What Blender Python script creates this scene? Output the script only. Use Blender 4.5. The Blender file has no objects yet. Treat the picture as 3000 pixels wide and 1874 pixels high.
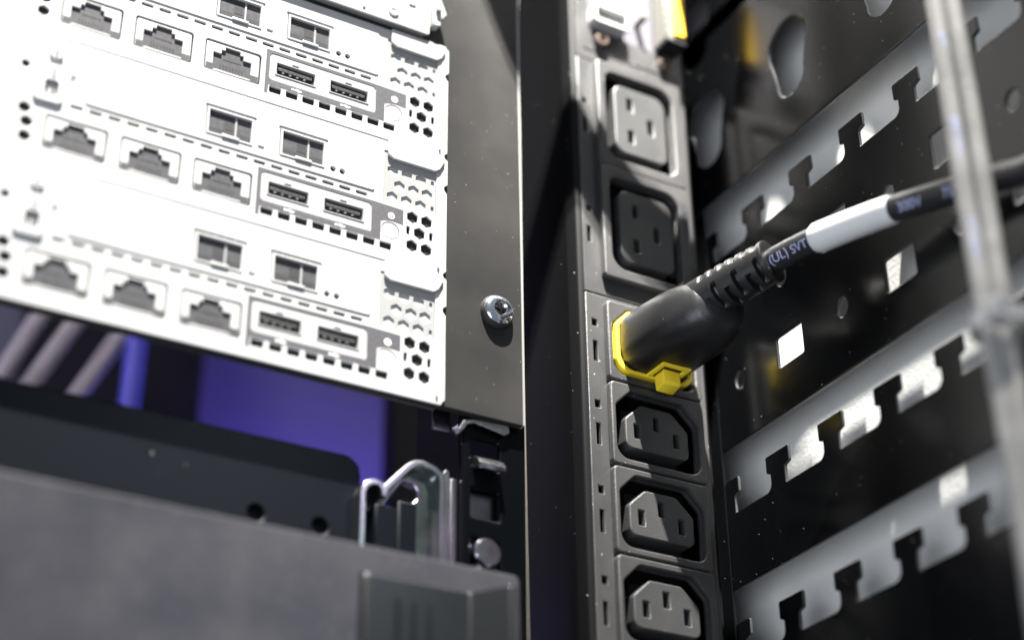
import bpy, bmesh, math, random
from mathutils import Vector, Matrix
random.seed(7)
S = 0.001                                   # everything below is laid out in millimetres
scene = bpy.context.scene
col = scene.collection

# ---------------------------------------------------------------- camera
cam_d = bpy.data.cameras.new('camera')
cam = bpy.data.objects.new('camera', cam_d); col.objects.link(cam)
RX = Vector((0.8705, -0.4921, -0.0106)); RD = Vector((0.2396, 0.4424, -0.8642)); RF = Vector((0.43, 0.7498, 0.503))
rot = Matrix((RX, -RD, -RF)).transposed()
cam.matrix_world = Matrix.Translation(Vector((-193.2, -412.1, -295.6)) * S) @ rot.to_quaternion().to_matrix().to_4x4()
cam_d.sensor_width = 36.0; cam_d.lens = 62.19
cam_d.clip_start = 0.01; cam_d.clip_end = 50
cam_d.dof.use_dof = True; cam_d.dof.focus_distance = 0.550; cam_d.dof.aperture_fstop = 3.9
scene.camera = cam
# ---------------------------------------------------------------- world and lamps
world = bpy.data.worlds.new('World'); scene.world = world; world.use_nodes = True
bg = world.node_tree.nodes['Background']
bg.inputs[0].default_value = (0.72, 0.82, 1.0, 1); bg.inputs[1].default_value = 0.26
scene.view_settings.view_transform = 'Standard'; scene.view_settings.look = 'None'
scene.view_settings.exposure = 0.0; scene.view_settings.gamma = 1.0

def aim(o, frm, to):
    o.location = Vector(frm) * S
    o.rotation_euler = (Vector(to) - Vector(frm)).to_track_quat('-Z', 'Y').to_euler()

LDIR = Vector((0.458, 1.0, -2.40)).normalized()
key_d = bpy.data.lights.new('key_spot', 'SPOT'); key = bpy.data.objects.new('key_spot', key_d); col.objects.link(key)
aim(key, Vector((60, -20, 0)) - LDIR * 6000, (-15, 0, 250))
key_d.energy = 12400; key_d.spot_size = math.radians(6.6); key_d.spot_blend = 1.0
key_d.shadow_soft_size = 0.028; key_d.color = (1.0, 0.965, 0.90)

hot_d = bpy.data.lights.new('strip_fill_spot', 'SPOT'); hot = bpy.data.objects.new('strip_fill_spot', hot_d); col.objects.link(hot)
aim(hot, Vector((90, 0, 120)) - LDIR * 6000, (90, 0, 120))       # added spot with no seen source, brightens the top of the power strip
hot_d.energy = 26000; hot_d.spot_size = math.radians(1.75); hot_d.spot_blend = 1.0
hot_d.shadow_soft_size = 0.028; hot_d.color = (1.0, 0.965, 0.90)

def area(name, frm, to, sx, sy, e, c):
    d = bpy.data.lights.new(name, 'AREA'); o = bpy.data.objects.new(name, d); col.objects.link(o)
    d.shape = 'RECTANGLE'; d.size = sx; d.size_y = sy; d.energy = e; d.color = c; aim(o, frm, to); return o
area('edge_glint_lamp', (600, -1270, 650), (60, -20, -30), 0.26, 0.26, 2.6, (0.80, 0.89, 1.0))  # added lamp, no seen source, for glints on the plate edges
area('panel_fill_lamp', (-1050, -850, -620), (140, -40, -20), 0.9, 0.8, 14.0, (0.88, 0.93, 1.0))  # added fill lamp, no seen source, brightens the panel behind the slots
area('purple_wall_lamp', (128, 236, -25), (118, 300, 75), 0.08, 0.05, 0.34, (0.165, 0.10, 1.0))

area('purple_wall_lamp', (-260, 190, -120), (-210, 300, 110), 0.2, 0.05, 0.16, (0.22, 0.15, 1.0))  # added unseen lamp so the plates reflect a violet glow
area('cable_fill_lamp', (-150, 60, 140), (-45, 190, 40), 0.03, 0.03, 0.13, (0.95, 0.86, 1.0))  # added unseen lamp that brightens the cables in the gap
# ---------------------------------------------------------------- materials
def mat(name, c, rough=0.5, metal=0.0, spec=0.5, bump=None, var=None, specks=None, coat=0.0):
    m = bpy.data.materials.new(name); m.use_nodes = True
    nt = m.node_tree; n = nt.nodes; L = nt.links; b = n['Principled BSDF']
    b.inputs['Base Color'].default_value = (*c, 1); b.inputs['Roughness'].default_value = rough
    b.inputs['Metallic'].default_value = metal; b.inputs['Specular IOR Level'].default_value = spec
    b.inputs['Coat Weight'].default_value = coat
    tc = n.new('ShaderNodeTexCoord'); src = None
    if var:                                                     # (scale, second colour, roughness swing)
        t = n.new('ShaderNodeTexNoise'); t.inputs['Scale'].default_value = var[0]; t.inputs['Detail'].default_value = 6
        L.new(tc.outputs['Object'], t.inputs['Vector'])
        r = n.new('ShaderNodeValToRGB'); r.color_ramp.elements[0].position = 0.38; r.color_ramp.elements[1].position = 0.66
        r.color_ramp.elements[0].color = (*c, 1); r.color_ramp.elements[1].color = (*var[1], 1)
        L.new(t.outputs['Fac'], r.inputs[0]); src = r.outputs[0]
        mr = n.new('ShaderNodeMapRange'); mr.inputs['To Min'].default_value = max(0.02, rough - var[2]); mr.inputs['To Max'].default_value = rough + var[2]
        L.new(t.outputs['Fac'], mr.inputs['Value']); L.new(mr.outputs[0], b.inputs['Roughness'])
    if specks:                                                  # (scale, radius, colour): settled dust
        v = n.new('ShaderNodeTexVoronoi'); v.inputs['Scale'].default_value = specks[0]; L.new(tc.outputs['Object'], v.inputs['Vector'])
        sp = n.new('ShaderNodeSeparateColor'); L.new(v.outputs['Color'], sp.inputs[0])
        mu = n.new('ShaderNodeMath'); mu.operation = 'MULTIPLY'; L.new(sp.outputs[0], mu.inputs[0]); mu.inputs[1].default_value = specks[1]
        lt = n.new('ShaderNodeMath'); lt.operation = 'LESS_THAN'; L.new(v.outputs['Distance'], lt.inputs[0]); L.new(mu.outputs[0], lt.inputs[1])
        mx = n.new('ShaderNodeMix'); mx.data_type = 'RGBA'
        L.new(lt.outputs[0], mx.inputs['Factor']); mx.inputs['B'].default_value = (*specks[2], 1)
        if src: L.new(src, mx.inputs['A'])
        else: mx.inputs['A'].default_value = (*c, 1)
        src = mx.outputs['Result']
    if src: L.new(src, b.inputs['Base Color'])
    if bump:                                                    # (scale, strength, distance in m)
        t = n.new('ShaderNodeTexNoise'); t.inputs['Scale'].default_value = bump[0]; t.inputs['Detail'].default_value = 3
        L.new(tc.outputs['Object'], t.inputs['Vector'])
        bp = n.new('ShaderNodeBump'); bp.inputs['Strength'].default_value = bump[1]; bp.inputs['Distance'].default_value = bump[2]
        L.new(t.outputs['Fac'], bp.inputs['Height']); L.new(bp.outputs[0], b.inputs['Normal'])
    return m

DUST = (0.5, 0.47, 0.42)
M = dict(
    white=mat('white_coated_metal', (0.38, 0.38, 0.378), 0.40, var=(60, (0.33, 0.33, 0.328), 0.06)),
    white_dim=mat('brushed_light_metal', (0.24, 0.24, 0.238), 0.4, bump=(900, 0.1, 0.0002)),
    print_grey=mat('printed_grey', (0.050, 0.049, 0.055), 0.6, spec=0.3, var=(900, (0.066, 0.065, 0.072), 0.05)),
    socket=mat('grey_socket_plastic', (0.036, 0.036, 0.040), 0.5, spec=0.3, var=(700, (0.052, 0.052, 0.057), 0.05)),
    socket_dark=mat('dark_socket_plastic', (0.018, 0.018, 0.02), 0.5, spec=0.3, var=(1500, (0.032, 0.031, 0.034), 0.05)),
    usb_black=mat('usb_dark_plastic', (0.016, 0.016, 0.018), 0.5, spec=0.3, var=(1200, (0.035, 0.034, 0.035), 0.1)),
    contact=mat('dull_contacts', (0.30, 0.29, 0.28), 0.4, metal=0.3),
    circuit=mat('pale_green_board', (0.32, 0.35, 0.28), 0.6),
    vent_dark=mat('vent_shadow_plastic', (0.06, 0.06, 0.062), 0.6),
    led=mat('frosted_led', (0.55, 0.53, 0.50), 0.3),
    plastic=mat('black_textured_plastic', (0.027, 0.027, 0.0285), 0.42, spec=0.55, bump=(2300, 0.40, 0.0003), var=(90, (0.033, 0.0325, 0.0325), 0.06), specks=(420, 0.09, DUST)),
    insert=mat('black_insert_plastic', (0.028, 0.0285, 0.030), 0.42, spec=0.55, bump=(2300, 0.30, 0.0003), var=(120, (0.032, 0.032, 0.032), 0.05), specks=(380, 0.06, DUST)),
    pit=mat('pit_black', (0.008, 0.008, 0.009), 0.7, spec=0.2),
    pdu_side=mat('satin_black_extrusion', (0.0028, 0.0028, 0.0032), 0.32, spec=0.25, specks=(260, 0.05, DUST)),
    flange=mat('dusty_black_metal', (0.018, 0.0175, 0.0175), 0.42, spec=0.22, var=(35, (0.027, 0.026, 0.025), 0.05), specks=(520, 0.075, (0.3, 0.28, 0.25)), bump=(1800, 0.12, 0.0002)),
    gloss=mat('gloss_black_steel', (0.0015, 0.0017, 0.002), 0.19, spec=0.40, var=(22, (0.0022, 0.0024, 0.0028), 0.04), specks=(300, 0.055, DUST)),
    post=mat('black_rail_steel', (0.0010, 0.0014, 0.0020), 0.26, spec=0.14, specks=(220, 0.05, DUST)),
    case=mat('satin_black_case', (0.0014, 0.0024, 0.0046), 0.36, spec=0.16, specks=(150, 0.04, DUST)),
    tray=mat('dusty_grey_front', (0.027, 0.0275, 0.034), 0.40, spec=0.22, var=(45, (0.042, 0.042, 0.048), 0.06), specks=(900, 0.13, (0.30, 0.30, 0.32)), bump=(1400, 0.2, 0.0003)),
    handle=mat('smoky_grey_plastic', (0.006, 0.0068, 0.0075), 0.25, spec=0.5, bump=(1500, 0.05, 0.0002)),
    panel=mat('pale_grey_powder_coat', (0.78, 0.78, 0.76), 0.34, spec=0.5, bump=(650, 0.35, 0.0005)),
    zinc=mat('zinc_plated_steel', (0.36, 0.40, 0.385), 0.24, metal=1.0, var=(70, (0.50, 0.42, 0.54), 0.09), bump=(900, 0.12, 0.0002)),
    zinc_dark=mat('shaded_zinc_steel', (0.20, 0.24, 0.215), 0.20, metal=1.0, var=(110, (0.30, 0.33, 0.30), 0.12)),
    chrome=mat('bright_screw_steel', (0.75, 0.78, 0.84), 0.16, metal=1.0),
    yellow=mat('yellow_plastic', (0.93, 0.70, 0.04), 0.38, bump=(1200, 0.05, 0.0002)),
    plug=mat('black_moulded_pvc', (0.009, 0.009, 0.010), 0.34, spec=0.6, bump=(2600, 0.35, 0.0003), specks=(380, 0.05, DUST)),
    cable=mat('black_cable_jacket', (0.018, 0.018, 0.021), 0.38, spec=0.5, bump=(900, 0.06, 0.0003)),
    bundle=mat('grey_cable_jacket', (0.22, 0.217, 0.208), 0.3, spec=0.5, var=(90, (0.32, 0.31, 0.295), 0.08), bump=(350, 0.25, 0.0006)),
    sleeve=mat('white_marker_sleeve', (0.70, 0.70, 0.70), 0.38),
    ink=mat('pale_blue_ink', (0.42, 0.46, 0.72), 0.6),
    ink_white=mat('white_ink', (0.75, 0.75, 0.75), 0.6),
    bronze=mat('brown_screw_steel', (0.16, 0.12, 0.10), 0.35, metal=0.6),
    edge_sheen=mat('painted_edge_sheen', (0.035, 0.036, 0.038), 0.22, spec=0.7),  # lighter glossy tone paints the rim highlights of the plate openings
    edge_tan=mat('tan_edge_highlight', (0.20, 0.185, 0.15), 0.4),  # tan tone stands for the light line along the post edge
    tie=mat('grey_nylon_tie', (0.30, 0.30, 0.31), 0.35),
    wall=mat('rear_panel_paint', (0.24, 0.24, 0.27), 0.6),
    dark=mat('matt_black_metal', (0.012, 0.012, 0.013), 0.5),
    pale_cable=mat('pale_cable_jacket', (0.56, 0.53, 0.54), 0.5),
    blue_cable=mat('blue_cable_jacket', (0.17, 0.17, 0.90), 0.45),
    orange=mat('amber_connector_plastic', (0.90, 0.55, 0.03), 0.4),
    terminal=mat('olive_black_plastic', (0.10, 0.10, 0.085), 0.5, bump=(1500, 0.1, 0.0002)),
    inset=mat('slate_panel_metal', (0.075, 0.072, 0.085), 0.45, specks=(300, 0.05, DUST)),
)

# ---------------------------------------------------------------- object helpers
ORG = {}
def thing(name, label, cat, at, group=None):
    o = bpy.data.objects.new(name, None); col.objects.link(o); o.empty_display_size = 0.01
    o.location = Vector(at) * S; ORG[o] = Vector(at); tag(o, label, cat, group); return o
def tag(o, label=None, cat=None, group=None, kind=None):
    if label: o['label'] = label
    if cat: o['category'] = cat
    if group: o['group'] = group
    if kind: o['kind'] = kind
    return o
def org(p): return ORG.get(p, Vector((0, 0, 0))) if p else Vector((0, 0, 0))
def finish(name, me, m, parent=None, at=None, smooth=35):
    """mesh in mm world coordinates -> linked object; children share the origin of their thing"""
    o = bpy.data.objects.new(name, me); col.objects.link(o)
    g = org(parent) if parent else Vector(at or (0, 0, 0))
    ORG[o] = g
    me.transform(Matrix.Scale(S, 4) @ Matrix.Translation(-g))
    if parent: o.parent = parent
    else: o.location = g * S
    for q in (m if isinstance(m, (list, tuple)) else [m]): me.materials.append(q)
    if smooth:
        me.polygons.foreach_set('use_smooth', [True] * len(me.polygons))
        me.set_sharp_from_angle(angle=math.radians(smooth))
        if smooth == 35:                                        # sheet metal and boxes: the flat faces stay truly flat
            me.polygons.foreach_set('use_smooth', [max(abs(c) for c in p.normal) < 0.9995 for p in me.polygons])
    me.update(); return o
def bm_mesh(bm, name):
    bmesh.ops.recalc_face_normals(bm, faces=bm.faces[:])
    me = bpy.data.meshes.new(name); bm.to_mesh(me); bm.free(); return me
def add_box(bm, x0, x1, y0, y1, z0, z1, bev=0.0, mi=0, seg=2):
    r = bmesh.ops.create_cube(bm, size=1.0)
    for v in r['verts']:
        v.co = Vector(((x0 + x1) / 2 + v.co.x * (x1 - x0), (y0 + y1) / 2 + v.co.y * (y1 - y0), (z0 + z1) / 2 + v.co.z * (z1 - z0)))
    fs = {f for v in r['verts'] for f in v.link_faces}
    for f in fs: f.material_index = mi
    if bev:
        es = list({e for f in fs for e in f.edges})
        rr = bmesh.ops.bevel(bm, geom=es, offset=bev, segments=seg, affect='EDGES', profile=0.5)
        for f in rr['faces']: f.material_index = mi
def box(name, b, m, parent=None, bev=0.0, at=None):
    bm = bmesh.new(); add_box(bm, *b, bev=bev); return finish(name, bm_mesh(bm, name), m, parent, at)
def boxes(name, bs, m, parent=None, bev=0.0, at=None):
    bm = bmesh.new()
    for b in bs: add_box(bm, *b[:6], bev=bev, mi=b[6] if len(b) > 6 else 0)
    return finish(name, bm_mesh(bm, name), m, parent, at)
def rnd(pts, r, n=5):
    """round the corners of a polygon; r is one radius or one per corner"""
    out = []; k = len(pts)
    for i in range(k):
        p = Vector(pts[i]); a = Vector(pts[i - 1]) - p; b = Vector(pts[(i + 1) % k]) - p
        rr = r[i] if isinstance(r, (list, tuple)) else r
        if rr <= 0: out.append(tuple(p)); continue
        la, lb = a.length, b.length; a.normalize(); b.normalize()
        ang = math.acos(max(-1, min(1, a.dot(b))))
        if ang > 3.1: out.append(tuple(p)); continue
        d = min(rr / math.tan(ang / 2), la * 0.49, lb * 0.49); rr = d * math.tan(ang / 2)
        c = p + (a + b).normalized() * (rr / math.sin(ang / 2))
        s0 = p + a * d - c; s1 = p + b * d - c
        a0 = math.atan2(s0.y, s0.x); da = math.atan2(s1.y, s1.x) - a0
        while da > math.pi: da -= 2 * math.pi
        while da < -math.pi: da += 2 * math.pi
        for j in range(n + 1):
            t = a0 + da * j / n; out.append((c.x + rr * math.cos(t), c.y + rr * math.sin(t)))
    return out
def rect(x0, x1, z0, z1, r=0, n=4):
    p = [(x0, z0), (x1, z0), (x1, z1), (x0, z1)]
    return rnd(p, r, n) if r else p
def circ(x, z, r, n=20, a=0.0): return [(x + r * math.cos(a + 2 * math.pi * i / n), z + r * math.sin(a + 2 * math.pi * i / n)) for i in range(n)]
def plate_mesh(name, outer, holes, axis, d, t, bev=0.0, bres=1):
    """flat sheet with real holes, thickness t, rounded edges"""
    cu = bpy.data.curves.new(name, 'CURVE'); cu.dimensions = '2D'; cu.fill_mode = 'BOTH'
    cu.extrude = max(t / 2 - bev, 0.0); cu.bevel_depth = bev; cu.bevel_resolution = bres; cu.offset = -bev
    for pts in [outer] + list(holes):
        s = cu.splines.new('POLY'); s.points.add(len(pts) - 1); s.use_cyclic_u = True
        for p, q in zip(s.points, pts): p.co = (q[0], q[1], 0, 1)
    tmp = bpy.data.objects.new('tmp', cu); col.objects.link(tmp)
    dg = bpy.context.evaluated_depsgraph_get(); dg.update()
    me = bpy.data.meshes.new_from_object(tmp.evaluated_get(dg))
    bpy.data.objects.remove(tmp); bpy.data.curves.remove(cu)
    me.name = name; me.materials.clear()
    for v in me.vertices:
        u, w, h = v.co
        if axis == 'y': v.co = (u, d + t / 2 - h, w)
        elif axis == 'x': v.co = (d + t / 2 + h, u, w)
        else: v.co = (u, w, d + t / 2 + h)
    bm = bmesh.new(); bm.from_mesh(me)
    bmesh.ops.remove_doubles(bm, verts=bm.verts[:], dist=0.001)
    bmesh.ops.recalc_face_normals(bm, faces=bm.faces[:]); bm.to_mesh(me); bm.free()
    return me
def plate(name, outer, holes, axis, d, t, m, parent=None, bev=0.0, at=None):
    return finish(name, plate_mesh(name, outer, holes, axis, d, t, bev), m, parent, at)
def spline(pts, n=14):
    pts = [Vector(p) for p in pts]; out = []
    for i in range(len(pts) - 1):
        p0 = pts[max(i - 1, 0)]; p1 = pts[i]; p2 = pts[i + 1]; p3 = pts[min(i + 2, len(pts) - 1)]
        for j in range(n):
            t = j / n
            out.append(0.5 * ((2 * p1) + (p2 - p0) * t + (2 * p0 - 5 * p1 + 4 * p2 - p3) * t * t + (3 * p1 - p0 - 3 * p2 + p3) * t ** 3))
    out.append(pts[-1]); return out
VIEW = Vector((-0.43, -0.75, -0.50))
def frames(path):
    fr = []
    for i, p in enumerate(path):
        T = (path[min(i + 1, len(path) - 1)] - path[max(i - 1, 0)]).normalized()
        N = (VIEW - T * VIEW.dot(T)).normalized(); fr.append((p, T, N, N.cross(T)))
    return fr
def tube_bm(bm, path, rad, seg=24, mi=0):
    """sweep a circle; rad is a number or a function of (step 0..1, angle)"""
    fr = frames(path); rings = []
    for i, (p, T, N, B) in enumerate(fr):
        ring = []
        for k in range(seg):
            a = 2 * math.pi * k / seg; r = rad(i / (len(fr) - 1), a) if callable(rad) else rad
            ring.append(bm.verts.new(p + (N * math.cos(a) + B * math.sin(a)) * r))
        rings.append(ring)
    for a, b in zip(rings[:-1], rings[1:]):
        for k in range(seg):
            f = bm.faces.new((a[k], a[(k + 1) % seg], b[(k + 1) % seg], b[k])); f.material_index = mi
    bm.faces.new(rings[0][::-1]).material_index = mi; bm.faces.new(rings[-1]).material_index = mi
def tube(name, path, rad, m, parent=None, seg=24, at=None, smooth=50):
    bm = bmesh.new(); tube_bm(bm, path, rad, seg); return finish(name, bm_mesh(bm, name), m, parent, at, smooth)
def cyl_bm(bm, c, axis, prof, n=32, mi=0):
    """lathe about an axis through c; prof = [(distance along axis, radius)]"""
    ax = Vector(axis).normalized(); u = ax.orthogonal().normalized(); v = ax.cross(u); rings = []
    for d, r in prof:
        rings.append([bm.verts.new(Vector(c) + ax * d + (u * math.cos(2 * math.pi * k / n) + v * math.sin(2 * math.pi * k / n)) * max(r, 1e-4)) for k in range(n)])
    for a, b in zip(rings[:-1], rings[1:]):
        for k in range(n): bm.faces.new((a[k], a[(k + 1) % n], b[(k + 1) % n], b[k])).material_index = mi
    bm.faces.new(rings[0]).material_index = mi; bm.faces.new(rings[-1]).material_index = mi
def lathe(name, c, axis, prof, m, parent=None, n=32, at=None):
    bm = bmesh.new(); cyl_bm(bm, c, axis, prof, n); return finish(name, bm_mesh(bm, name), m, parent, at, 30)
def prism_bm(bm, pts, axis, a, b, mi=0):
    def P(u, w, h): return (u, h, w) if axis == 'y' else ((h, u, w) if axis == 'x' else (u, w, h))
    A = [bm.verts.new(P(u, w, a)) for u, w in pts]; B = [bm.verts.new(P(u, w, b)) for u, w in pts]; n = len(pts)
    bm.faces.new(A).material_index = mi; bm.faces.new(B).material_index = mi
    for k in range(n): bm.faces.new((A[k], A[(k + 1) % n], B[(k + 1) % n], B[k])).material_index = mi
def prism(name, pts, axis, a, b, m, parent=None, at=None, bev=0.0):
    bm = bmesh.new(); prism_bm(bm, pts, axis, a, b)
    if bev:
        bmesh.ops.recalc_face_normals(bm, faces=bm.faces[:])
        es = [e for e in bm.edges if len(e.link_faces) == 2 and e.calc_face_angle(0) > 0.4]
        bmesh.ops.bevel(bm, geom=es, offset=bev, segments=2, affect='EDGES', profile=0.5)
    return finish(name, bm_mesh(bm, name), m, parent, at)
def wall_strip(pts, t):
    """closed outline of a bent sheet of thickness t that follows pts"""
    P = [Vector(p) for p in pts]; L = []; Rr = []
    for i, p in enumerate(P):
        d = (P[min(i + 1, len(P) - 1)] - P[max(i - 1, 0)]).normalized(); nrm = Vector((-d.y, d.x))
        L.append(tuple(p + nrm * t / 2)); Rr.append(tuple(p - nrm * t / 2))
    return L + Rr[::-1]
def text_mesh(s, size, ext=0.02):
    cu = bpy.data.curves.new('txt', 'FONT'); cu.body = s; cu.size = size; cu.extrude = ext; cu.resolution_u = 3
    tmp = bpy.data.objects.new('tmp', cu); col.objects.link(tmp)
    dg = bpy.context.evaluated_depsgraph_get(); dg.update()
    me = bpy.data.meshes.new_from_object(tmp.evaluated_get(dg))
    bpy.data.objects.remove(tmp); bpy.data.curves.remove(cu); me.materials.clear(); return me
def text_on_tube(name, s, size, path, r, start, ang, m, parent):
    me = text_mesh(s, size, 0.03); fr = frames(path); cum = [0.0]
    for a, b in zip(path[:-1], path[1:]): cum.append(cum[-1] + (b - a).length)
    bm = bmesh.new(); bm.from_mesh(me)
    bmesh.ops.subdivide_edges(bm, edges=[e for e in bm.edges if e.calc_length() > 0.6], cuts=2)
    for v in bm.verts:
        sx = start + v.co.x; i = 0
        while i < len(cum) - 2 and cum[i + 1] < sx: i += 1
        t = (sx - cum[i]) / (cum[i + 1] - cum[i]); p = path[i].lerp(path[i + 1], t)
        N = fr[i][2].lerp(fr[i + 1][2], max(0, min(1, t))); B = fr[i][3].lerp(fr[i + 1][3], max(0, min(1, t)))
        a = ang + v.co.y / r; v.co = p + (N * math.cos(a) + B * math.sin(a)) * (r + 0.03 + v.co.z)
    bm.to_mesh(me); bm.free(); return finish(name, me, m, parent)
def flat_text(name, s, size, x, z, y, ang, m, parent):
    me = text_mesh(s, size, 0.02); ca, sa = math.cos(ang), math.sin(ang)
    for v in me.vertices:
        a, b, c = v.co; v.co = (x + a * ca - b * sa, y - c, z + a * sa + b * ca)
    return finish(name, me, m, parent)
def copy_tree(o, parent=None):
    c = o.copy(); col.objects.link(c)
    if parent: c.parent = parent
    for ch in list(o.children): copy_tree(ch, c)
    return c

# ================================================================ SETTING: the inside of the rack
def structure(name, b, m): return tag(box(name, b, m, at=((b[0] + b[1]) / 2, (b[2] + b[3]) / 2, b[4])), kind='structure')
structure('rear_wall', (-420, 420, 300, 306, -420, 520), M['wall'])
structure('rack_roof', (-420, 143, -20, 299, 420, 424), M['dark'])
structure('rack_floor', (-420, 143, -20, 299, -420, -416), M['dark'])
structure('rack_side_wall', (-424, -421, -20, 299, -420, 420), M['dark'])
sp = structure('rack_side_panel', (144, 147, -330, 299, -420, 420), M['panel'])

# ================================================================ perforated side plate
side = thing('perforated_side_plate', 'glossy black perforated steel plate with hook shaped teeth on the right', 'rack plate', (126, -60, -160))
YA, YB = -224.0, 6.0
def keyhole(c):                                             # big upper lobe, narrower lower lobe
    pts = []
    for i in range(25):
        a = math.radians(-28 + 236 * i / 24); pts.append((c + 10.2 * math.cos(a), 88.5 + 9.6 * math.sin(a)))
    for i in range(15):
        a = math.radians(172 + 196 * i / 14); pts.append((c + 7.0 * math.cos(a) * 1.0, 73.8 + 6.6 * math.sin(a)))
    return pts
def teeth_edge(e0, zb, n0, n1):
    """top edge of a bar from the far end to the near end with T shaped teeth standing on it"""
    out = []
    for n in range(n0, n1):
        e = e0 - 26.15 * n
        near, far = e, e + 7.5
        if near > YB: continue
        if far > YB:                                        # half tooth that runs into the solid end strip
            out += rnd([(YB, zb + 11.9), (near - 2.4, zb + 11.9), (near - 2.4, zb + 6.6), (near, zb + 5.8), (near, zb), (near - 8, zb)], [0, .6, .6, .5, .5, 0], 4)
            continue
        out += rnd([(far + 8, zb), (far, zb), (far, zb + 5.6), (far + 1.9, zb + 6.4), (far + 1.9, zb + 11.9), (near - 2.4, zb + 11.9),
                    (near - 2.4, zb + 6.6), (near, zb + 5.8), (near, zb), (near - 8, zb)], [0, 2.6, .5, .5, .7, .6, .6, .5, .5, 0], 4)
    return out
bars = []
# upper bar with keyholes
bars.append((rect(YA, 48, 51.5, 128), [keyhole(-47.2 * k - 0.3 + 15.2 - 15.2) for k in range(0, 5)] ))
def bar(e0, zb, z0, holes):
    top = teeth_edge(e0, zb, -1, 9) + [(YA, zb)]
    return ([(YA, z0), (YB, z0)] + top, holes)
sq = []
for k in range(0, 4): sq.append(rect(-33.2 - 53 * k - 6.4, -33.2 - 53 * k + 6.4, -28, -17.3, 0.7, 3))
for k in range(0, 4): sq.append(rect(-59.8 - 52 * k - 6.2, -59.8 - 52 * k + 6.2, 0.6, 12.2, 0.7, 3))
for k in range(0, 5): sq.append([(-6.6 - 52.7 * k + 2.55 * math.cos(a), -22.1 + 3.3 * math.sin(a)) for a in [2 * math.pi * i / 24 for i in range(24)]])
for k in range(0, 4): sq.append([(-32.2 - 53.2 * k + 2.55 * math.cos(a), 3.5 + 3.3 * math.sin(a)) for a in [2 * math.pi * i / 24 for i in range(24)]])
bars.append(bar(2.0, 27.2, -43.9, sq))
bars.append(bar(1.2, -66.4, -91.4, []))
bars.append(bar(1.1, -114.2, -190, []))
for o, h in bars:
    b_ = plate('bar', o, h, 'x', 125.0, 1.2, [M['gloss'], M['edge_sheen']], side, bev=0.45)
    for p in b_.data.polygons:                              # lighter material paints the glossy highlight on the cut edges
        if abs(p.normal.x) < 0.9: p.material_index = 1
plate('end_strip', rect(YB + 0.4, 120, -220, 51), [], 'x', 125.0, 1.2, M['gloss'], side, bev=0.45)
# a second plate higher up, mostly out of the picture
plate('bar', rect(YA, 48, 128.6, 330), [keyhole(-47.2 * k - 0.3)[:0] or [(q[0] + 3.5, q[1] + 46.5) for q in keyhole(-47.2 * k)] for k in range(0, 5)], 'x', 125.0, 1.2, M['gloss'], side, bev=0.45)

# ================================================================ blade chassis: black flange behind the servers
ch = thing('blade_chassis', 'black steel chassis frame whose dusty right flange carries one silver screw', 'server chassis', (0, 0, -56))
plate('front_flange', rnd([(-260, -56), (46.6, -55.2), (46.6, 260), (-260, 260)], 0.4, 2), [], 'y', 0.0, 2.4, M['flange'], ch, bev=0.35)
box('edge_highlight', (46.62, 47.2, -0.1, 2.3, -55.0, 260), M['white_dim'], ch, bev=0.12)  # added pale strip paints the lit line on the scratched flange edge
box('chassis_body', (-258, 20, 2.6, 14, -47, 255), M['dark'], ch)
scr = lathe('pan_head_screw', (37.4, 0, -18.2), (0, -1, 0), [(-1, 5.4), (0, 5.5), (0.5, 5.6), (1.3, 5.5), (2.2, 5.1)], M['plastic'], ch, 40)
bm = bmesh.new(); cyl_bm(bm, (37.4, -2.0, -18.2), (0, -1, 0), [(0, 5.0), (0.5, 4.9), (1.0, 4.4), (1.35, 3.6), (1.45, 2.4), (0.9, 2.0), (0.2, 0.5)], 40)
finish('screw_head', bm_mesh(bm, 'screw_head'), M['chrome'], scr, smooth=30)
boxes('cross_recess', [(37.4 - 1.9, 37.4 + 1.9, -3.36, -2.6, -18.2 - .45, -18.2 + .45), (37.4 - .45, 37.4 + .45, -3.37, -2.6, -18.2 - 1.9, -18.2 + 1.9)], M['pdu_side'], scr, bev=0.12)

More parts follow.
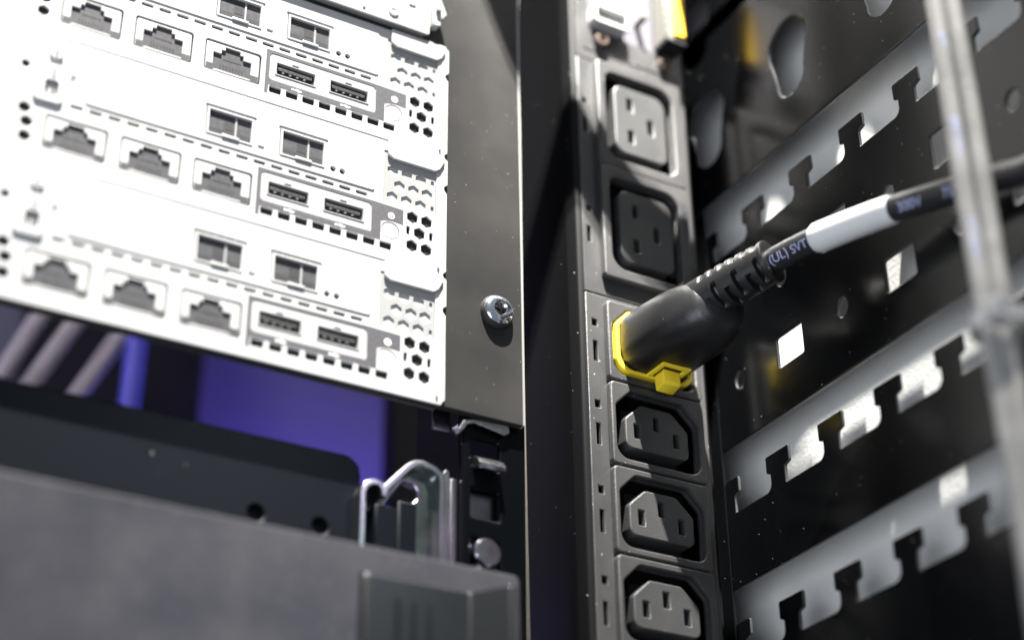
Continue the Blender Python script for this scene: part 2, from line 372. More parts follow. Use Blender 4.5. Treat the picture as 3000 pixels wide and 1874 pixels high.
# ================================================================ server nodes
def build_node():
    t = thing('server_node', 'x', 'server', (0, 0, -11.3), 'white server nodes stacked in the chassis')
    t['label'] = 'middle white server node, between two nodes with the same ports'
    holes = []
    RJ = [-107.33, -85.33, -63.32]
    for x in RJ: holes.append(rect(x, x + 18.12, -5.77, 5.68, 0.9))
    for x in (-61.0, -37.5): holes.append(rect(x, x + 15.1, 15.2, 25.2, 0.25, 2))
    for i in range(17): holes.append(rect(-99.1 + 5.575 * i - 1.9, -99.1 + 5.575 * i + 1.9, 10.05, 11.15, 0.45, 3))
    for i in range(8): holes.append(rect(-40.1 + 5.54 * i - 1.95, -40.1 + 5.54 * i + 1.95, -7.0, -4.7, 0.35, 3))
    holes.append(rect(-42.4, -6.5, -2.35, 7.8, 1.3))
    holes.append(rect(-44.2, -42.4, 15.5, 16.3, 0.1, 1))
    for x in (-19.8, -16.7): holes.append(circ(x, 16, 0.85, 14))
    holes.append(circ(0.2, 0, 3.05, 28))
    hexl = [(7.6, 7.1), (12.5, 6.9), (10.1, 1.9), (7.6, -3.2), (12.5, -3.3)]
    for x, z in hexl: holes.append(circ(x, z, 2.08, 6, math.radians(30)))
    for x, z in ((6.2, 2.0), (14.1, 1.9)): holes.append(rect(x - .55, x + .55, z - 1.4, z + 1.4, 0.3, 2))
    # recess behind the lever: the plate is cut away there
    holes.append(rnd([(-2.6, 10.4), (15.8, 10.4), (15.8, 29.2), (-2.6, 29.2)], 0.3, 2))
    holes += [circ(-115, 20.6, 1.25, 16)]
    for x, z in ((-112.4, 1.3), (-113.5, 5.8), (-112.4, -3.6)): holes.append(circ(x, z, 1.9, 6, math.radians(30)))
    outer = rnd([(-150, -11.1), (18.2, -11.1), (18.6, -10.0), (19.5, -9.2), (19.5, 19.6), (18.5, 20.8), (18.5, 22.0), (19.7, 23.0), (19.7, 32.9), (-150, 32.9)],
                [0, .6, .3, .3, .3, .3, .3, .5, .9, 0], 3)
    plate('face_plate', outer, holes, 'y', -1.0, 0.8, M['white'], t, bev=0.18)
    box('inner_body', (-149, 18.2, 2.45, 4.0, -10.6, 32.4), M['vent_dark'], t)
    box('vent_backing', (-102, -6, 0.35, 0.5, 9.3, 11.9), M['print_grey'], t)
    box('vent_backing', (-42.6, 1, 0.3, 0.5, -5.6, -4.5), M['circuit'], t)
    box('hex_backing', (5, 15.5, 1.2, 1.4, -6, 9.6), M['socket_dark'], t)
    # network ports
    for x in RJ:
        cx = x + 9.06
        op = [(cx - 6.3, -4.8), (cx + 6.0, -4.8), (cx + 6.0, 1.7), (cx + 3.4, 1.7), (cx + 3.4, 3.3), (cx + 2.3, 3.3), (cx + 2.3, 4.6),
              (cx - 2.5, 4.6), (cx - 2.5, 3.3), (cx - 3.7, 3.3), (cx - 3.7, 1.7), (cx - 6.3, 1.7)]
        p = plate('network_port', rect(x + .45, x + 17.6, -5.4, 5.1, 0.7), [op], 'y', -0.75, 0.7, M['white'], t, bev=0.12)
        box('socket_floor', (cx - 6.5, cx + 6.2, -0.05, 0.5, -4.95, 4.75), M['socket'], p)
        boxes('corner_pad', [(x + .6, x + 2.9, -0.82, -0.60, -5.2, -2.9), (x + 14.9, x + 17.45, -0.82, -0.60, -5.2, -2.9)], M['socket'], p)
        boxes('contact', [(cx - 3.9 + k * 1.0, cx - 3.35 + k * 1.0, -0.2, 0.2, -4.4, -1.9) for k in range(8)], M['socket_dark'], p)
        box('latch_line', (cx - 2.9, cx + 2.9, -0.12, 0.2, 0.1, 0.45), M['socket_dark'], p)
        box('lower_lip', (cx - 5.7, cx + 5.7, -1.05, -0.7, -5.45, -4.85), M['white'], p, bev=0.1)
        boxes('link_light', [(x + 1.6, x + 2.5, -0.79, -0.7, 2.6, 4.2), (x + 15.6, x + 16.5, -0.79, -0.7, 2.4, 4.0)], M['led'], p)
    # fibre cages
    for x in (-61.0, -37.5):
        f = plate('fibre_cage', rect(x + .2, x + 14.9, 15.4, 25.0, 0.2, 2), [rect(x + .85, x + 14.3, 16.0, 24.3, 0.15, 1)], 'y', -1.5, 2.6, M['white'], t, bev=0.1)
        box('cage_floor', (x + .8, x + 14.4, -0.5, 0.8, 15.9, 24.4), M['socket'], f)
        boxes('cage_detail', [(x + .9, x + 9.1, -0.62, -0.4, 16.1, 18.4), (x + 9.9, x + 14.2, -0.6, -0.4, 16.1, 18.6), (x + .9, x + 9.0, -0.6, -0.4, 22.9, 23.4), (x + 5.8, x + 8.8, -0.58, -0.4, 18.9, 21.8)], M['socket_dark'], f)
        box('spring_finger', (x + 9.2, x + 9.8, -0.75, -0.4, 16.1, 24.2), M['white_dim'], f)
        box('release_tab', (x + 5.0, x + 10.4, -2.0, -1.4, 15.25, 16.3), M['white'], f, bev=0.25)
        boxes('cage_spring', [(x + .6 + 2.9 * k, x + 2.8 + 2.9 * k, -1.35, -1.1, 25.3, 25.6) for k in range(5)], M['print_grey'], f)
    # printed surround, bezel and usb ports
    pr_o = [(-43.7, -7.6), (-42.7, -7.6), (-42.5, -4.3), (-8.9, -4.3), (-3.2, -4.3), (-3.2, 2.6), (-2.1, 3.1), (0.4, 3.6), (4.4, 3.3), (4.4, 8.7), (-5.1, 9.0), (-43.7, 9.0)]
    plate('printed_surround', pr_o, [rect(-42.55, -6.35, -2.5, 7.95, 1.4)], 'y', -1.06, 0.06, M['print_grey'], t)
    bz = plate('usb_bezel', rect(-42.3, -6.6, -2.25, 7.7, 1.2), [rect(-40.3, -27.1, 0.3, 5.0, 0.2, 2), rect(-22.15, -8.9, 0.3, 5.0, 0.2, 2)], 'y', -0.9, 0.8, M['white'], t, bev=0.12)
    for x in (-40.3, -22.15):
        u = plate('usb_port', rect(x - .25, x + 13.45, 0.05, 5.25, 0.2, 2), [rect(x + .25, x + 12.95, 0.5, 4.75, 0.15, 1)], 'y', -1.15, 2.0, M['white_dim'], bz, bev=0.1)
        box('usb_cavity', (x + .2, x + 13.0, 0.7, 0.9, 0.4, 4.8), M['usb_black'], u)
        box('tongue', (x + .9, x + 12.2, -0.75, 0.6, 2.3, 3.5), M['usb_black'], u, bev=0.1)
        boxes('contact_pin', [(x + 2.2 + 2.4 * k, x + 2.9 + 2.4 * k, -0.6, 0.2, 1.9, 2.28) for k in range(4)], M['contact'], u)
        box('spring_tab', (x + 5.2, x + 7.4, -1.25, -1.0, 5.4, 5.85), M['print_grey'], bz)
    # small usb marks printed under the ports
    for x in (-33, -16.5):
        boxes('usb_mark', [(x - 1.6, x + 1.6, -1.10, -1.05, -3.55, -3.25), (x - 1.8, x - 1.1, -1.10, -1.05, -3.7, -3.1), (x - .5, x + .7, -1.10, -1.05, -3.15, -2.95), (x, x + 1.1, -1.10, -1.05, -3.9, -3.7)], M['ink_white'], t)
    # power button and its mark
    pb = lathe('power_button', (0.2, 0, 0), (0, -1, 0), [(-1, 2.9), (0.7, 2.85), (1.0, 2.6), (0.85, 1.9), (0.8, 0.2)], M['led'], t, 30)
    plate('power_mark', circ(0.3, 5.4, 1.15, 24), [circ(0.3, 5.4, 0.8, 24)], 'y', -1.12, 0.06, M['ink_white'], t)
    plate('power_mark', circ(0.3, 5.4, 0.38, 14), [], 'y', -1.12, 0.06, M['ink_white'], t)
    # raised card bracket above the slots
    br = rnd([(-97, 12.6), (-5.7, 12.6), (-5.7, 29.4), (-97, 29.4)], 0.9, 4)
    plate('card_bracket', br, [rect(-61.5, -45.4, 14.7, 25.9, 0.2, 2), rect(-38.0, -21.9, 14.7, 25.9, 0.2, 2), rect(-44.3, -42.3, 15.4, 16.4, 0.1, 1), circ(-19.8, 16, 0.95, 14), circ(-16.7, 16, 0.95, 14)],
          'y', -1.35, 0.45, M['white'], t, bev=0.15)
    # recessed vent plate with hexagons, and the release lever above it
    hu = [(1.1, 22.4), (6.3, 22.2), (9.9, 21.8), (2.6, 17.4), (7.5, 17.2), (12.3, 17.2), (1.5, 12.7), (6.1, 12.4), (10.2, 12.3)]
    hu = [(0.6, 22.3), (5.5, 22.2), (10.4, 22.0), (3.0, 17.3), (7.9, 17.2), (12.6, 17.2), (0.6, 12.6), (5.5, 12.5), (10.4, 12.4)]
    plate('vent_plate', rect(-2.5, 15.7, 10.5, 29.1), [circ(x, z, 2.05, 6, math.radians(30)) for x, z in hu] + [rect(14.0, 15.0, 20.4, 23.0, .3, 2), rect(14.0, 15.0, 11.0, 13.4, .3, 2)],
          'y', -0.7, 0.5, M['white_dim'], t, bev=0.1)
    box('vent_backing', (-2.4, 15.6, -0.18, 0.1, 10.6, 29), M['white'], t)
    prism('release_lever', rnd([(-1.6, 27.4), (0.4, 26.2), (15.0, 26.2), (16.6, 27.6), (18.2, 31.0), (18.2, 33.0), (-1.6, 33.0)], [1.0, .8, 1.0, .6, .8, .4, .4], 4), 'y', -2.0, -1.05, M['white'], t, bev=0.3)
    box('side_fold', (16.2, 16.9, -1.7, -1.02, -9.0, 20.0), M['white'], t, bev=0.2)
    # connectors with thumb screws at the left end
    for z in (26.2, 19.4):
        s_ = lathe('jack_screw', (-107.0, 0, z), (0, -1, 0), [(0, 1.95), (1.7, 1.95), (2.1, 1.6)], M['white'], t, 24)
        box('screw_slot', (-107.3, -106.7, -2.16, -1.7, z - 1.6, z + 1.6), M['print_grey'], s_)
    plate('cable_socket', rect(-112, -103.6, 9.2, 22.6, 1.5), [rect(-109, -105.2, 11.8, 16.8, 1.0)], 'y', -2.0, 0.9, M['white'], t, bev=0.2)
    boxes('socket_bar', [(-108.6, -108.1, -1.6, -1.1, 8.6 + 3.4, 16.4), (-107.0, -106.5, -1.6, -1.1, 12, 16.4), (-105.9, -105.4, -1.6, -1.1, 12, 16.4)], M['socket'], t)
    flat_text('printed_text', 'ile 1', 2.6, -102.0, 21.4, -1.06, -math.pi / 2, M['print_grey'], t)
    return t
node = build_node()
for dz, lab in ((-44.45, 'lowest white server node, its bottom edge over the purple gap'),
                (44.45, 'upper white server node under the short white module at the top')):
    c = copy_tree(node); c.location.z += dz * S; c['label'] = lab

top = thing('latched_module', 'white module with a latch knob, above the upper server node at the top', 'server module', (0, 0, 78.6))
plate('face_plate', rnd([(-150, 78.4), (11.2, 78.8), (11.6, 92), (11.6, 220), (-150, 220)], [0, .6, .3, 0, 0], 3), [rect(-13.0, -12.0, 79.8, 81.2), rect(3.6, 6.2, 87.6, 89.0, .3, 2)], 'y', -3.4, 0.9, M['white'], top, bev=0.2)
box('module_body', (-149, 10.2, -2.4, -0.2, 79.6, 219), M['white_dim'], top)
lathe('face_screw', (-2.1, -3.4, 83.2), (0, -1, 0), [(0, 1.9), (0.5, 1.8), (0.6, 1.2), (0.35, 1.0)], M['white'], top, 24)
kn = prism('latch_knob', rnd([(12.0, 82.4), (14.6, 82.8), (15.2, 86), (17.0, 88.5), (15.0, 94), (12.0, 96)], 0.8, 3), 'y', -4.6, -1.4, M['white'], top, bev=0.4)
box('latch_pin', (12.6, 14.4, -6.2, -4.7, 88, 92), M['white_dim'], top, bev=0.3)

# ================================================================ rack post with square holes
post = thing('rack_post', 'black rack rail with square holes below the chassis flange', 'rack post', (38, 4, -200))
hs = [rect(30.3, 40.0, z - 4.8, z + 4.8, 0.7, 3) for z in [-66.1 - 15.875 * k for k in range(-16, 8)]]
plate('rail_face', rnd([(27.6, -210), (49.0, -210), (49.0, 260), (27.6, 260)], 0.3, 2), hs, 'y', 3.0, 2.0, M['post'], post, bev=0.45)
box('rail_flange', (27.6, 29.2, 5.1, 34, -210, 260), M['post'], post, bev=0.4)
box('rail_return', (47.4, 49.0, 5.1, 44, -210, 260), M['post'], post, bev=0.4)

box('edge_highlight', (48.95, 49.2, 3.1, 4.2, -210, 260), M['edge_tan'], post)  # added tan strip paints the light line on the post edge
clip = thing('spring_clip', 'thin bent steel spring clip tucked under the chassis flange corner', 'clip', (33, 1, -58))
prism('clip_blade', rnd([(25.2, -60.4), (27.0, -57.3), (30.0, -56.4), (42.2, -55.8), (42.4, -58.0), (40.6, -59.3), (34.0, -57.9), (30.6, -57.4), (28.0, -58.4), (26.2, -61.0)], 0.4, 2), 'y', 1.0, 1.6, M['zinc'], clip, bev=0.12)
prism('clip_ear', [(23.2, -60.8), (25.0, -59.4), (26.4, -61.0), (24.6, -62.6)], 'y', 1.2, 2.4, M['zinc'], clip, bev=0.2)
box('clip_plate', (19.6, 25.4, 7.0, 7.8, -59.4, -46.9), M['zinc'], clip, bev=0.2)

# ================================================================ slide rail with zinc brackets
rail = thing('slide_rail', 'zinc plated slide rail bracket with black block left of the rack post', 'slide rail', (12, 8, -130))
low = [(-3.2, -135), (-3.2, -85.2), (-2.2, -82.9), (0.0, -81.7), (2.0, -81.9), (3.3, -83.6), (3.2, -85.6)]
tall = [(3.6, -84.8), (4.0, -82.6), (11.0, -74.6), (13.4, -72.8), (15.4, -72.4), (19.6, -73.2), (21.4, -74.6), (22.1, -77.0), (22.1, -135)]
prism('outer_bracket', wall_strip(low, 1.6), 'y', 4.6, 20, M['zinc'], rail, bev=0.3)
prism('inner_bracket', wall_strip(tall, 1.9), 'y', 5.0, 20, M['zinc'], rail, bev=0.3)
def slot_hole():
    out = []
    for i in range(13):
        a = math.radians(-60 + 190 * i / 12); out.append((12.6 + 3.9 * math.cos(a), -80.6 + 3.9 * math.sin(a)))
    return out + [(4.2, -86.5), (4.2, -134), (14.6, -134)]
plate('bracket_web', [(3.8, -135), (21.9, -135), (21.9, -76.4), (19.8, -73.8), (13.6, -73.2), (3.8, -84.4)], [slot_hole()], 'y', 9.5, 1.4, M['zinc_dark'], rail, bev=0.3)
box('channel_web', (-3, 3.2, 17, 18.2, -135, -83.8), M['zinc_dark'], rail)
rim = [Vector((14.6, 9.4, -134)), Vector((14.6, 9.4, -86))] + [Vector((a, 9.4, b)) for a, b in slot_hole()[:13]] + [Vector((4.5, 9.4, -86.2)), Vector((4.3, 9.4, -134))]
tube('slot_rim', rim, 0.75, M['zinc'], rail, seg=12)
box('rail_block', (1.2, 8.6, 6.0, 18, -103.4, -87.6), M['case'], rail, bev=0.5)
box('rail_block', (8.75, 15.2, 7.2, 18, -135, -84.4), M['case'], rail, bev=0.8)
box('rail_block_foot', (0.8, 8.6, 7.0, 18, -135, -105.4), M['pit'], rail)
prism('side_strip', rnd([(23.2, -135), (24.6, -135), (25.6, -74.6), (25.4, -71.9), (24.4, -71.2), (23.2, -73.0)], 0.6, 3), 'y', 7.0, 15, M['zinc'], rail, bev=0.25)
box('front_strip', (25.2, 27.4, 6.0, 7.2, -135, -74.6), M['zinc'], rail, bev=0.35)
box('lock_plate', (29.4, 44.5, 6.4, 7.6, -89.0, -73.6), M['zinc'], rail, bev=0.2)
prism('latch_hook', rnd([(6.2, -66.8), (2.2, -67.6), (-0.6, -69.4), (-2.2, -71.6), (-1.2, -72.9), (0.8, -71.6), (3.0, -70.0), (6.2, -69.4)], 0.4, 2), 'x', 30.7, 39.6, M['zinc'], rail, bev=0.3)
lathe('locating_pin', (35.2, 8, -97.6), (0, -1, 0), [(0, 4.3), (6.2, 4.3), (6.7, 3.9), (6.85, 0.3)], M['zinc'], rail, 36)

# ================================================================ lower black case
case = thing('lower_case', 'black sheet metal case with two round holes below the purple gap', 'equipment case', (-70, 11, -130))
plate('case_front', rnd([(-300, -160), (-2.4, -160), (-1.8, -78.4), (-2.4, -75.2), (-4.6, -73.2), (-6.4, -72.5), (-300, -73.2)], [0, 0, 1.4, .8, .6, .8, 0], 4),
      [circ(-32.9, -96.2, 2.45, 28), circ(-13.7, -96.3, 2.45, 28)], 'y', 10.0, 1.6, M['case'], case, bev=0.5)
box('case_body', (-298, -3.6, 13.5, 120, -158, -75), M['dark'], case)
# ================================================================ grey tray front with moulded handle
tray = thing('dusty_tray_front', 'dusty grey front panel with rounded corner and moulded handle, lower left', 'front panel', (-60, -15, -170))
plate('tray_panel', rnd([(-320, -210), (36.2, -210), (36.0, -110.6), (-320, -110.6)], [0, 0, 2.0, 0], 6), [], 'y', -15.0, 2.4, M['tray'], tray, bev=0.6)
hd = prism('handle', rnd([(-12.0, -15.2), (-10.6, -15.9), (19.6, -16.6), (26.6, -26.2), (28.4, -26.4), (32.0, -15.2)], [.2, .5, 1.0, .8, .6, .2], 4), 'z', -210, -119.0, M['handle'], tray, bev=0.45)
for x in (-1.4, 3.2, 7.8):
    prism('grip_rib', rect(x - .5, x + .5, -17.6, -16.0, 0.4, 3), 'z', -200, -124.5, M['handle'], hd, bev=0.3)
prism('edge_rib', rect(-12.6, -11.6, -16.3, -15.1, 0.4, 3), 'z', -200, -118.8, M['handle'], hd, bev=0.3)

# ================================================================ power distribution unit
pdu = thing('power_strip', 'tall black rack power strip with two large and several small outlets', 'power strip', (92, 20, -210))
C13Z = [-17.6 - 29.3 * k for k in range(0, 7)]
C19Z = [28.0 + 0.2, 72.7]
def c13_recess(z): return rnd([(78.8, z - 11.9), (109.8, z - 11.9), (109.8, z + 6.2), (104.2, z + 11.9), (84.6, z + 11.9), (78.8, z + 6.2)], [4.2, 4.2, 2.2, 2.2, 2.2, 2.2], 5)
def c13_insert(z): return rnd([(82.3, z - 7.6), (106.0, z - 7.6), (106.0, z + 2.4), (99.8, z + 8.2), (88.4, z + 8.2), (82.3, z + 2.6)], [2.6, 2.6, 2.0, 2.4, 2.4, 2.0], 5)
def c19_recess(z): return rnd([(80.3, z - 18.1), (108.1, z - 18.1), (108.1, z + 18.1), (80.3, z + 18.1)], [5.5, 3.8, 5.5, 3.8], 6)
def c19_insert(z): return rnd([(84.0, z - 14.3), (105.3, z - 14.3), (105.3, z + 14.2), (84.0, z + 14.2)], [4.2, 3.6, 4.6, 3.4], 6)
marks = []
for z in C13Z[1:]: marks += [rect(72.7, 74.6, z + 4.9, z + 7.4), rect(72.9, 74.4, z - 7.9, z - 0.6)]
up = [rect(72.7, 74.6, C13Z[0] + 4.9, C13Z[0] + 7.4), rect(72.9, 74.4, C13Z[0] - 7.9, C13Z[0] - 0.6)]
mk19 = []
for z in C19Z: mk19 += [rect(72.2, 73.8, z + 3.0, z + 5.2), rect(72.2, 73.6, z - 9.2, z - 3.0)]
X0, X1 = 70.4, 115.4
plate('outlet_cover', rect(X0, X1, -210, -0.75, .2, 1), [c13_recess(z) for z in C13Z] + marks + up, 'y', 0.0, 1.6, M['plastic'], pdu, bev=0.3)
plate('outlet_cover', rect(X0, X1, -0.25, 95.3, .2, 1), [c19_recess(z) for z in C19Z] + mk19, 'y', 0.0, 1.6, M['plastic'], pdu, bev=0.3)
plate('control_cover', rect(X0, X1, 95.75, 230, .2, 1), [rnd([(76.1, 109.5), (105.0, 109.9), (105, 160), (76.1, 160)], 1.5, 3)], 'y', 0.0, 1.6, M['plastic'], pdu, bev=0.3)
plate('control_step', rect(73.2, 113.6, 100.2, 229), [rnd([(75.7, 109.1), (105.4, 109.5), (105.4, 160.4), (75.7, 160.4)], 1.5, 3)], 'y', -0.25, 0.22, M['plastic'], pdu, bev=0.08)
prism('body_extrusion', rnd([(67.0, 60), (67.0, 4.8), (68.6, 1.0), (70.3, 0.35), (70.3, 3.0), (69.3, 5.6), (69.3, 57.5), (114.0, 57.5), (114.0, 3.0), (115.5, 0.35), (117.0, 1.2), (117.0, 60)], [0, 1.5, 1.5, .1, 0, 0, 0, 0, 0, .1, .5, 0], 5), 'z', -210, 230, M['pdu_side'], pdu)
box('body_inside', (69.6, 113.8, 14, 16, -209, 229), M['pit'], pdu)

def slots13(z): return [rect(x - 1.05, x + 1.05, zz - 2.4, zz + 2.4, 0.1, 1) for x, zz in ((86.7, z - 1.3), (94.1, z + 2.8), (101.4, z - 1.5))]
def slots19(z): return [rect(x - 1.05, x + 1.05, zz - h, zz + h, 0.1, 1) for x, zz, h in ((90.5, z + 7.0, 2.5), (98.8, z - 0.1, 3.0), (90.5, z - 6.7, 2.5))]
def outlet(name, z, hw, hh, rec, ins, slots):
    o = plate(name, rnd([(76.9, z - hh), (112.2, z - hh), (112.2, z + hh), (76.9, z + hh)], 1.6, 4), [rec(z)], 'y', -2.6, 2.6, M['plastic'], pdu, bev=0.6)
    plate('socket_insert', ins(z), slots(z), 'y', -1.9, 9.0, M['insert'], o, bev=0.5)
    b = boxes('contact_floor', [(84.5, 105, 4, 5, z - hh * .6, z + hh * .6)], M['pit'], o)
    return o
o13 = outlet('small_outlet', C13Z[0], 0, 14.4, c13_recess, c13_insert, slots13)
for z in C13Z[1:]:
    c = copy_tree(o13, pdu); c.location.z += (z - C13Z[0]) * S
o19 = outlet('large_outlet', C19Z[0], 0, 22.3, c19_recess, c19_insert, slots19)
c = copy_tree(o19, pdu); c.location.z += (C19Z[1] - C19Z[0]) * S
# control section: usb socket, two socket head screws, terminal block, pin
box('inset_panel', (75.8, 105.4, 1.0, 1.4, 109.2, 160.4), M['inset'], pdu)
us = plate('usb_socket', rect(75.9, 90.6, 110.6, 118.6, 1.8), [rect(77.0, 89.5, 111.8, 117.6, 1.2)], 'y', -4.6, 5.4, M['white'], pdu, bev=0.25)
box('usb_tongue', (77.6, 88.9, -2.6, 0.8, 114.8, 116.6), M['white_dim'], us, bev=0.15)
for x, z in ((80.1, 105.0), (107.3, 104.6)):
    s_ = lathe('socket_screw', (x, -0.25, z), (0, -1, 0), [(0, 2.6), (0.2, 2.75), (1.9, 2.75), (2.4, 2.4), (2.45, 1.45), (1.2, 1.4), (1.15, 0.2)], M['bronze'], pdu, 30)
tb = box('terminal_block', (103.8, 111.9, -8.0, -0.3, 111.0, 140), M['terminal'], pdu, bev=0.3)
boxes('terminal_hole', [(104.3, 105.2, -8.08, -7.5, z - .8, z + .8) for z in (112.9, 116.7, 120.5, 124.3)], M['pit'], tb)
box('amber_bar', (106.9, 111.3, -9.6, -8.02, 112.4, 140), M['orange'], tb, bev=0.5)
box('block_shadow', (103.9, 112.6, -8.6, -0.4, 109.6, 110.9), M['pit'], tb, bev=0.2)  # black bar stands for the shadow under the terminal block
lathe('indicator_pin', (97.4, 1.0, 120.2), (0, -1, 0), [(0, 1.3), (5.6, 1.3), (6.2, 0.9)], M['terminal'], pdu, 18)

# ================================================================ power plug and its cable
plug = thing('power_plug', 'black power plug with yellow locking collar, seated in the power strip', 'power plug', (93.8, -2, -17))
def section(y, cx, cz, w, h, n, cut=0.0, k=44):
    ring = []
    for i in range(k):
        a = 2 * math.pi * i / k; ca, sa = math.cos(a), math.sin(a)
        ring.append(Vector((cx + w / 2 * math.copysign(abs(ca) ** (2 / n), ca), y, cz + h / 2 * math.copysign(abs(sa) ** (2 / n), sa))))
    return ring
def loft(name, rings, m, parent):
    bm = bmesh.new(); R_ = [[bm.verts.new(v) for v in r] for r in rings]; k = len(R_[0])
    for a, b in zip(R_[:-1], R_[1:]):
        for i in range(k): bm.faces.new((a[i], a[(i + 1) % k], b[(i + 1) % k], b[i]))
    bm.faces.new(R_[0]); bm.faces.new(R_[-1]); return finish(name, bm_mesh(bm, name), m, parent, smooth=60)
ST = [(-1.0, 94.2, -16.9, 26.2, 20.6, 3.8), (-2.6, 94.2, -16.9, 26.2, 20.7, 3.8), (-8, 94.3, -16.9, 26.1, 20.9, 3.6), (-14, 94.6, -17.0, 25.9, 21.0, 3.3), (-20, 95.0, -17.2, 25.6, 21.0, 3.1),
      (-25, 95.5, -17.4, 25.0, 20.8, 2.9), (-29, 96.0, -17.5, 23.8, 20.0, 2.7), (-32.5, 96.4, -17.5, 21.8, 18.6, 2.5), (-35.5, 96.8, -17.4, 19.0, 16.6, 2.3), (-37.6, 97.1, -17.2, 15.0, 13.6, 2.1), (-38.8, 97.3, -17.0, 10.0, 9.0, 2.0), (-39.3, 97.3, -17.0, 3.0, 3.0, 2.0)]
rings = []
for a, b in zip(ST[:-1], ST[1:]):
    for j in range(3): rings.append(section(*[a[i] + (b[i] - a[i]) * j / 3 for i in range(6)]))
rings.append(section(*ST[-1]))
body = loft('plug_body', rings, M['plug'], plug)
plate('locking_collar', rnd([(79.6, -28.3), (108.9, -28.3), (108.9, -11.4), (103.8, -5.9), (84.8, -5.9), (79.6, -11.4)], [5.0, 5.0, 2, 2, 2, 2], 6),
      [rnd([(81.1, -27.2), (107.4, -27.2), (107.4, -11.8), (102.6, -6.5), (85.8, -6.5), (81.1, -11.8)], [5.0, 5.0, 2, 2, 2, 2], 6)], 'y', -2.9, 4.9, M['yellow'], plug, bev=0.3)
# lock window frame on the underside and the release tab that hangs from it
plate('lock_frame', rect(90.8, 101.4, -12.4, -1.6), [rect(92.3, 99.9, -10.9, -2.8)], 'z', -28.1, 1.0, M['yellow'], plug, bev=0.2)
box('lock_recess', (92.2, 100, -11, -2.7, -27.0, -26.9), M['orange'], plug)
prism('release_tab', rnd([(-8.3, -27.2), (-8.8, -32.2), (-3.4, -33.4), (-2.9, -27.2)], [.2, .8, .8, .2], 3), 'x', 93.4, 99.8, M['yellow'], plug, bev=0.5)
# strain relief
rel = spline([(93.6, -29.0, -14.6), (97.4, -42.4, -12.6), (102.4, -56.4, -10.6)], 60)
def relief_r(s, a):
    r = 7.7 - 1.0 * s
    if s < 0.02: r -= 0.4 * (1 - s / 0.02)
    if s > 0.93: r += 0.25
    if s > 0.98: r -= 0.9 * (s - 0.98) / 0.02
    q = (s - 0.22) / 0.118; i = math.floor(q); fq = q - i
    if 0 <= i < 6:
        aa = (a + math.pi) % (2 * math.pi) - math.pi
        wd = max(0.0, min(1.0, (0.27 - abs(fq - 0.5)) / 0.09))
        lo, hi = (-1.25, 0.05) if i % 2 == 0 else (-0.75, 0.55)          # slots staggered round the front
        gate = max(0.0, min(1.0, (aa - lo) / 0.12)) * max(0.0, min(1.0, (hi - aa) / 0.12))
        back = max(0.0, min(1.0, (aa - 0.95) / 0.12)) * max(0.0, min(1.0, (2.4 - aa) / 0.12))
        r -= wd * max(1.9 * gate, 0.45 * back)
    return r
tube('strain_relief', rel, relief_r, M['plug'], plug, seg=120, smooth=40)
cpath = spline([(99.8, -47.0, -12.3), (102.2, -55.0, -10.8), (106.6, -73.4, -10.9), (112.0, -100.6, -14.8), (116.2, -124.6, -20.4), (117.1, -143.5, -26.7), (113, -170, -40), (113, -190, -90), (114, -194, -170), (114, -194, -230)], 16)
CR = 3.95
tube('cable', cpath, CR, M['cable'], plug, seg=32)
def sub(path, a, b):
    out = []; L = 0.0
    for i, p in enumerate(path):
        if i: L += (p - path[i - 1]).length
        if a <= L <= b: out.append(p)
    return out
tube('marker_sleeve', sub(cpath, 25.5, 55.5), lambda s, a: 4.75 - 0.35 * s if 0.01 < s < 0.99 else 4.1, M['sleeve'], plug, seg=32)
text_on_tube('cable_print', '(UL)', 4.0, cpath, CR, 10.6, -0.15, M['ink'], plug)
text_on_tube('cable_print', 'SVT', 3.8, cpath, CR, 19.0, -0.2, M['ink'], plug)
text_on_tube('cable_print', '300V', 4.1, cpath, CR, 59.0, -0.35, M['ink'], plug)
text_on_tube('cable_print', '75°C', 4.0, cpath, CR, 75.0, -0.3, M['ink'], plug)

# ================================================================ cable bundle at the right, held by a tie
def wob(x, y, ph, amp=0.35):
    return [Vector((x + amp * math.sin(z * 0.031 + ph), y + amp * math.cos(z * 0.027 + ph * 1.7) + (0.0042 * max(0, z - 55) ** 2 if z < 205 else 94.5 + 1.26 * (z - 205)), z)) for z in range(-230, 231, 8)][::-1]
BX, BY = 97.0, -144.8
specs = [((BX - 1.7, BY + 0.9), 2.5, 0.3, 'left cable of the grey bundle, printed with pale blue lettering'),
         ((BX + 2.2, BY - 1.3), 2.45, 1.9, 'right glossy grey cable of the bundle, brightly lit along its edge'),
         ((BX + 2.0, BY + 3.8), 2.7, 3.1, 'rear grey cable of the bundle, mostly hidden behind the other two')]
for k, ((x, y), r, ph, lab) in enumerate(specs):
    pth = wob(x, y, ph)
    if k == 0:
        o = thing('grey_cable', lab, 'cable', (x, y, -230), 'grey cables tied in the right hand bundle')
        tube('cable_jacket', pth, r, M['bundle'], o, seg=28)
        for st, tx in ((92, '300V 75°C'), (124, 'SVT 18AWG'), (158, '300V'), (178, '75°C'), (200, '(UL)'), (222, 'SVT'), (250, '300V 75°C'), (282, 'SVT 300V')):
            text_on_tube('cable_print', tx, 3.0, pth, r, st + 40, -0.5, M['ink'], o)
    else:
        tag(tube('grey_cable', pth, r, M['bundle'], seg=28, at=(x, y, -230)), lab, 'cable', 'grey cables tied in the right hand bundle')
tie = thing('cable_tie', 'grey zip tie holding the cable bundle, its square head facing left', 'cable tie', (BX, BY, -80))
band = [Vector((BX + 0.3 + 5.9 * math.cos(a), BY + 0.6 + 5.5 * math.sin(a), -80)) for a in [2 * math.pi * i / 40 for i in range(41)]]
bm = bmesh.new()
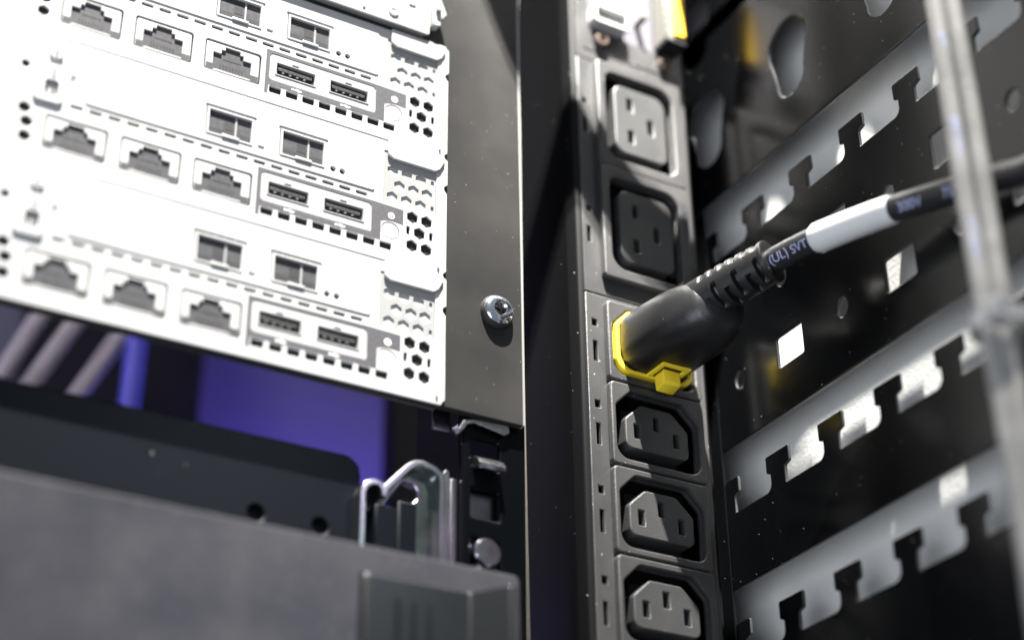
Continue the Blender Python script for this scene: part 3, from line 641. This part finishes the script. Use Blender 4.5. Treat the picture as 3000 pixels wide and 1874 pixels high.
rv = [[bm.verts.new(p + (p - Vector((BX + .3, BY + .6, -80))).normalized() * dr + Vector((0, 0, dz))) for dr, dz in ((0, -1.9), (0.9, -1.9), (0.9, 1.9), (0, 1.9))] for p in band[:-1]]
for i in range(40):
    for k in range(4): bm.faces.new((rv[i][k], rv[i][(k + 1) % 4], rv[(i + 1) % 40][(k + 1) % 4], rv[(i + 1) % 40][k]))
finish('band', bm_mesh(bm, 'band'), M['tie'], tie)
hdp = Vector((BX - 4.6, BY - 5.2, -80))
plate('tie_head', rect(hdp.x - 3.0, hdp.x + 3.0, -83.0, -77.0, 1.0), [rect(hdp.x - .9, hdp.x + 1.1, -81.0, -79.0, .2, 1)], 'y', hdp.y - 2.6, 4.2, M['tie'], tie, bev=0.6)
box('tie_tail', (BX - 1.2, BX + 3.0, BY - 8.4, BY - 7.2, -82, -78), M['tie'], tie, bev=0.3)

# ================================================================ far things seen through the gap
rp = thing('rear_post', 'blurred black rear post standing in front of the purple wall', 'rack post', (107, 190, -160))
box('post_face', (93, 121, 188, 190, -200, 200), M['dark'], rp, bev=0.4)
box('post_edge', (91.8, 93, 187, 196, -200, 200), M['handle'], rp, bev=0.3)
box('post_edge', (121, 122.2, 187, 196, -200, 200), M['handle'], rp, bev=0.3)
lathe('post_bolt', (106.5, 188, 55), (0, -1, 0), [(0, 3.0), (1.5, 2.8), (1.8, 0.2)], M['handle'], rp, 20)
bp = tag(box('dark_rear_sheet', (-48, 33, 262, 270, -200, 260), M['dark'], at=(0, 266, -200)), 'blurred black sheet added for the unlit rear wall left of the purple', 'cover')  # added dark sheet stands in for the unlit left of the rear wall
for a, b, r, lab in (((-67, 190, 30), (-57, 190, 56), 3.6, 'leftmost of the three pale slanting cables in the gap'),
                     ((-60, 190, 18), (-43, 190, 56), 3.7, 'middle one of the three pale slanting cables in the gap'),
                     ((-42, 190, 18), (-24, 190, 56), 3.7, 'pale slanting cable in the gap, beside the blue one')):
    a, b = Vector(a), Vector(b); d = (b - a)
    pth = spline([a - d * 1.6, a - d * .5, a, b, b + d * .6, b + d * 1.4], 8)
    tag(tube('pale_cable', pth, r, M['pale_cable'], seg=20, at=tuple(a - d * 1.6)), lab, 'cable', 'pale cables behind the lower case')
tag(tube('blue_cable', spline([(-25, 184, -60), (-22, 186, -10), (-20.5, 187, 22), (-20, 188, 46), (-20, 192, 80), (-26, 200, 130)], 8), 4.3, M['blue_cable'], seg=20, at=(-25, 184, -60)),
    'thick bright blue cable hanging in the gap, right of the pale ones', 'cable')

# added unseen cables above the view, placed to shade the second large outlet
for k, lab in enumerate(('added unseen black cable shading the strip from above, nearest to the strip', 'added unseen black cable shading the strip from above, lowest of three', 'added unseen black cable shading the strip from above, second of three', 'added unseen black cable shading the strip from above, uppermost of three')):
    q = Vector((5.0 + 0.5 * k, -1.5 * k, 9.0 * k + 1.0))
    pts = [q + Vector(p) for p in ((-20, -84, 352), (6, -74, 268), (30, -66, 212), (45, -62, 180), (58, -63, 166), (76, -64, 160), (95, -62, 160), (111, -54, 172), (117, -42, 210), (118, -34, 300))]
    tag(tube('shade_cable', spline(pts, 10), 4.3, M['cable'], seg=20, at=tuple(pts[0])), lab, 'cable', 'added shading cables above the view')
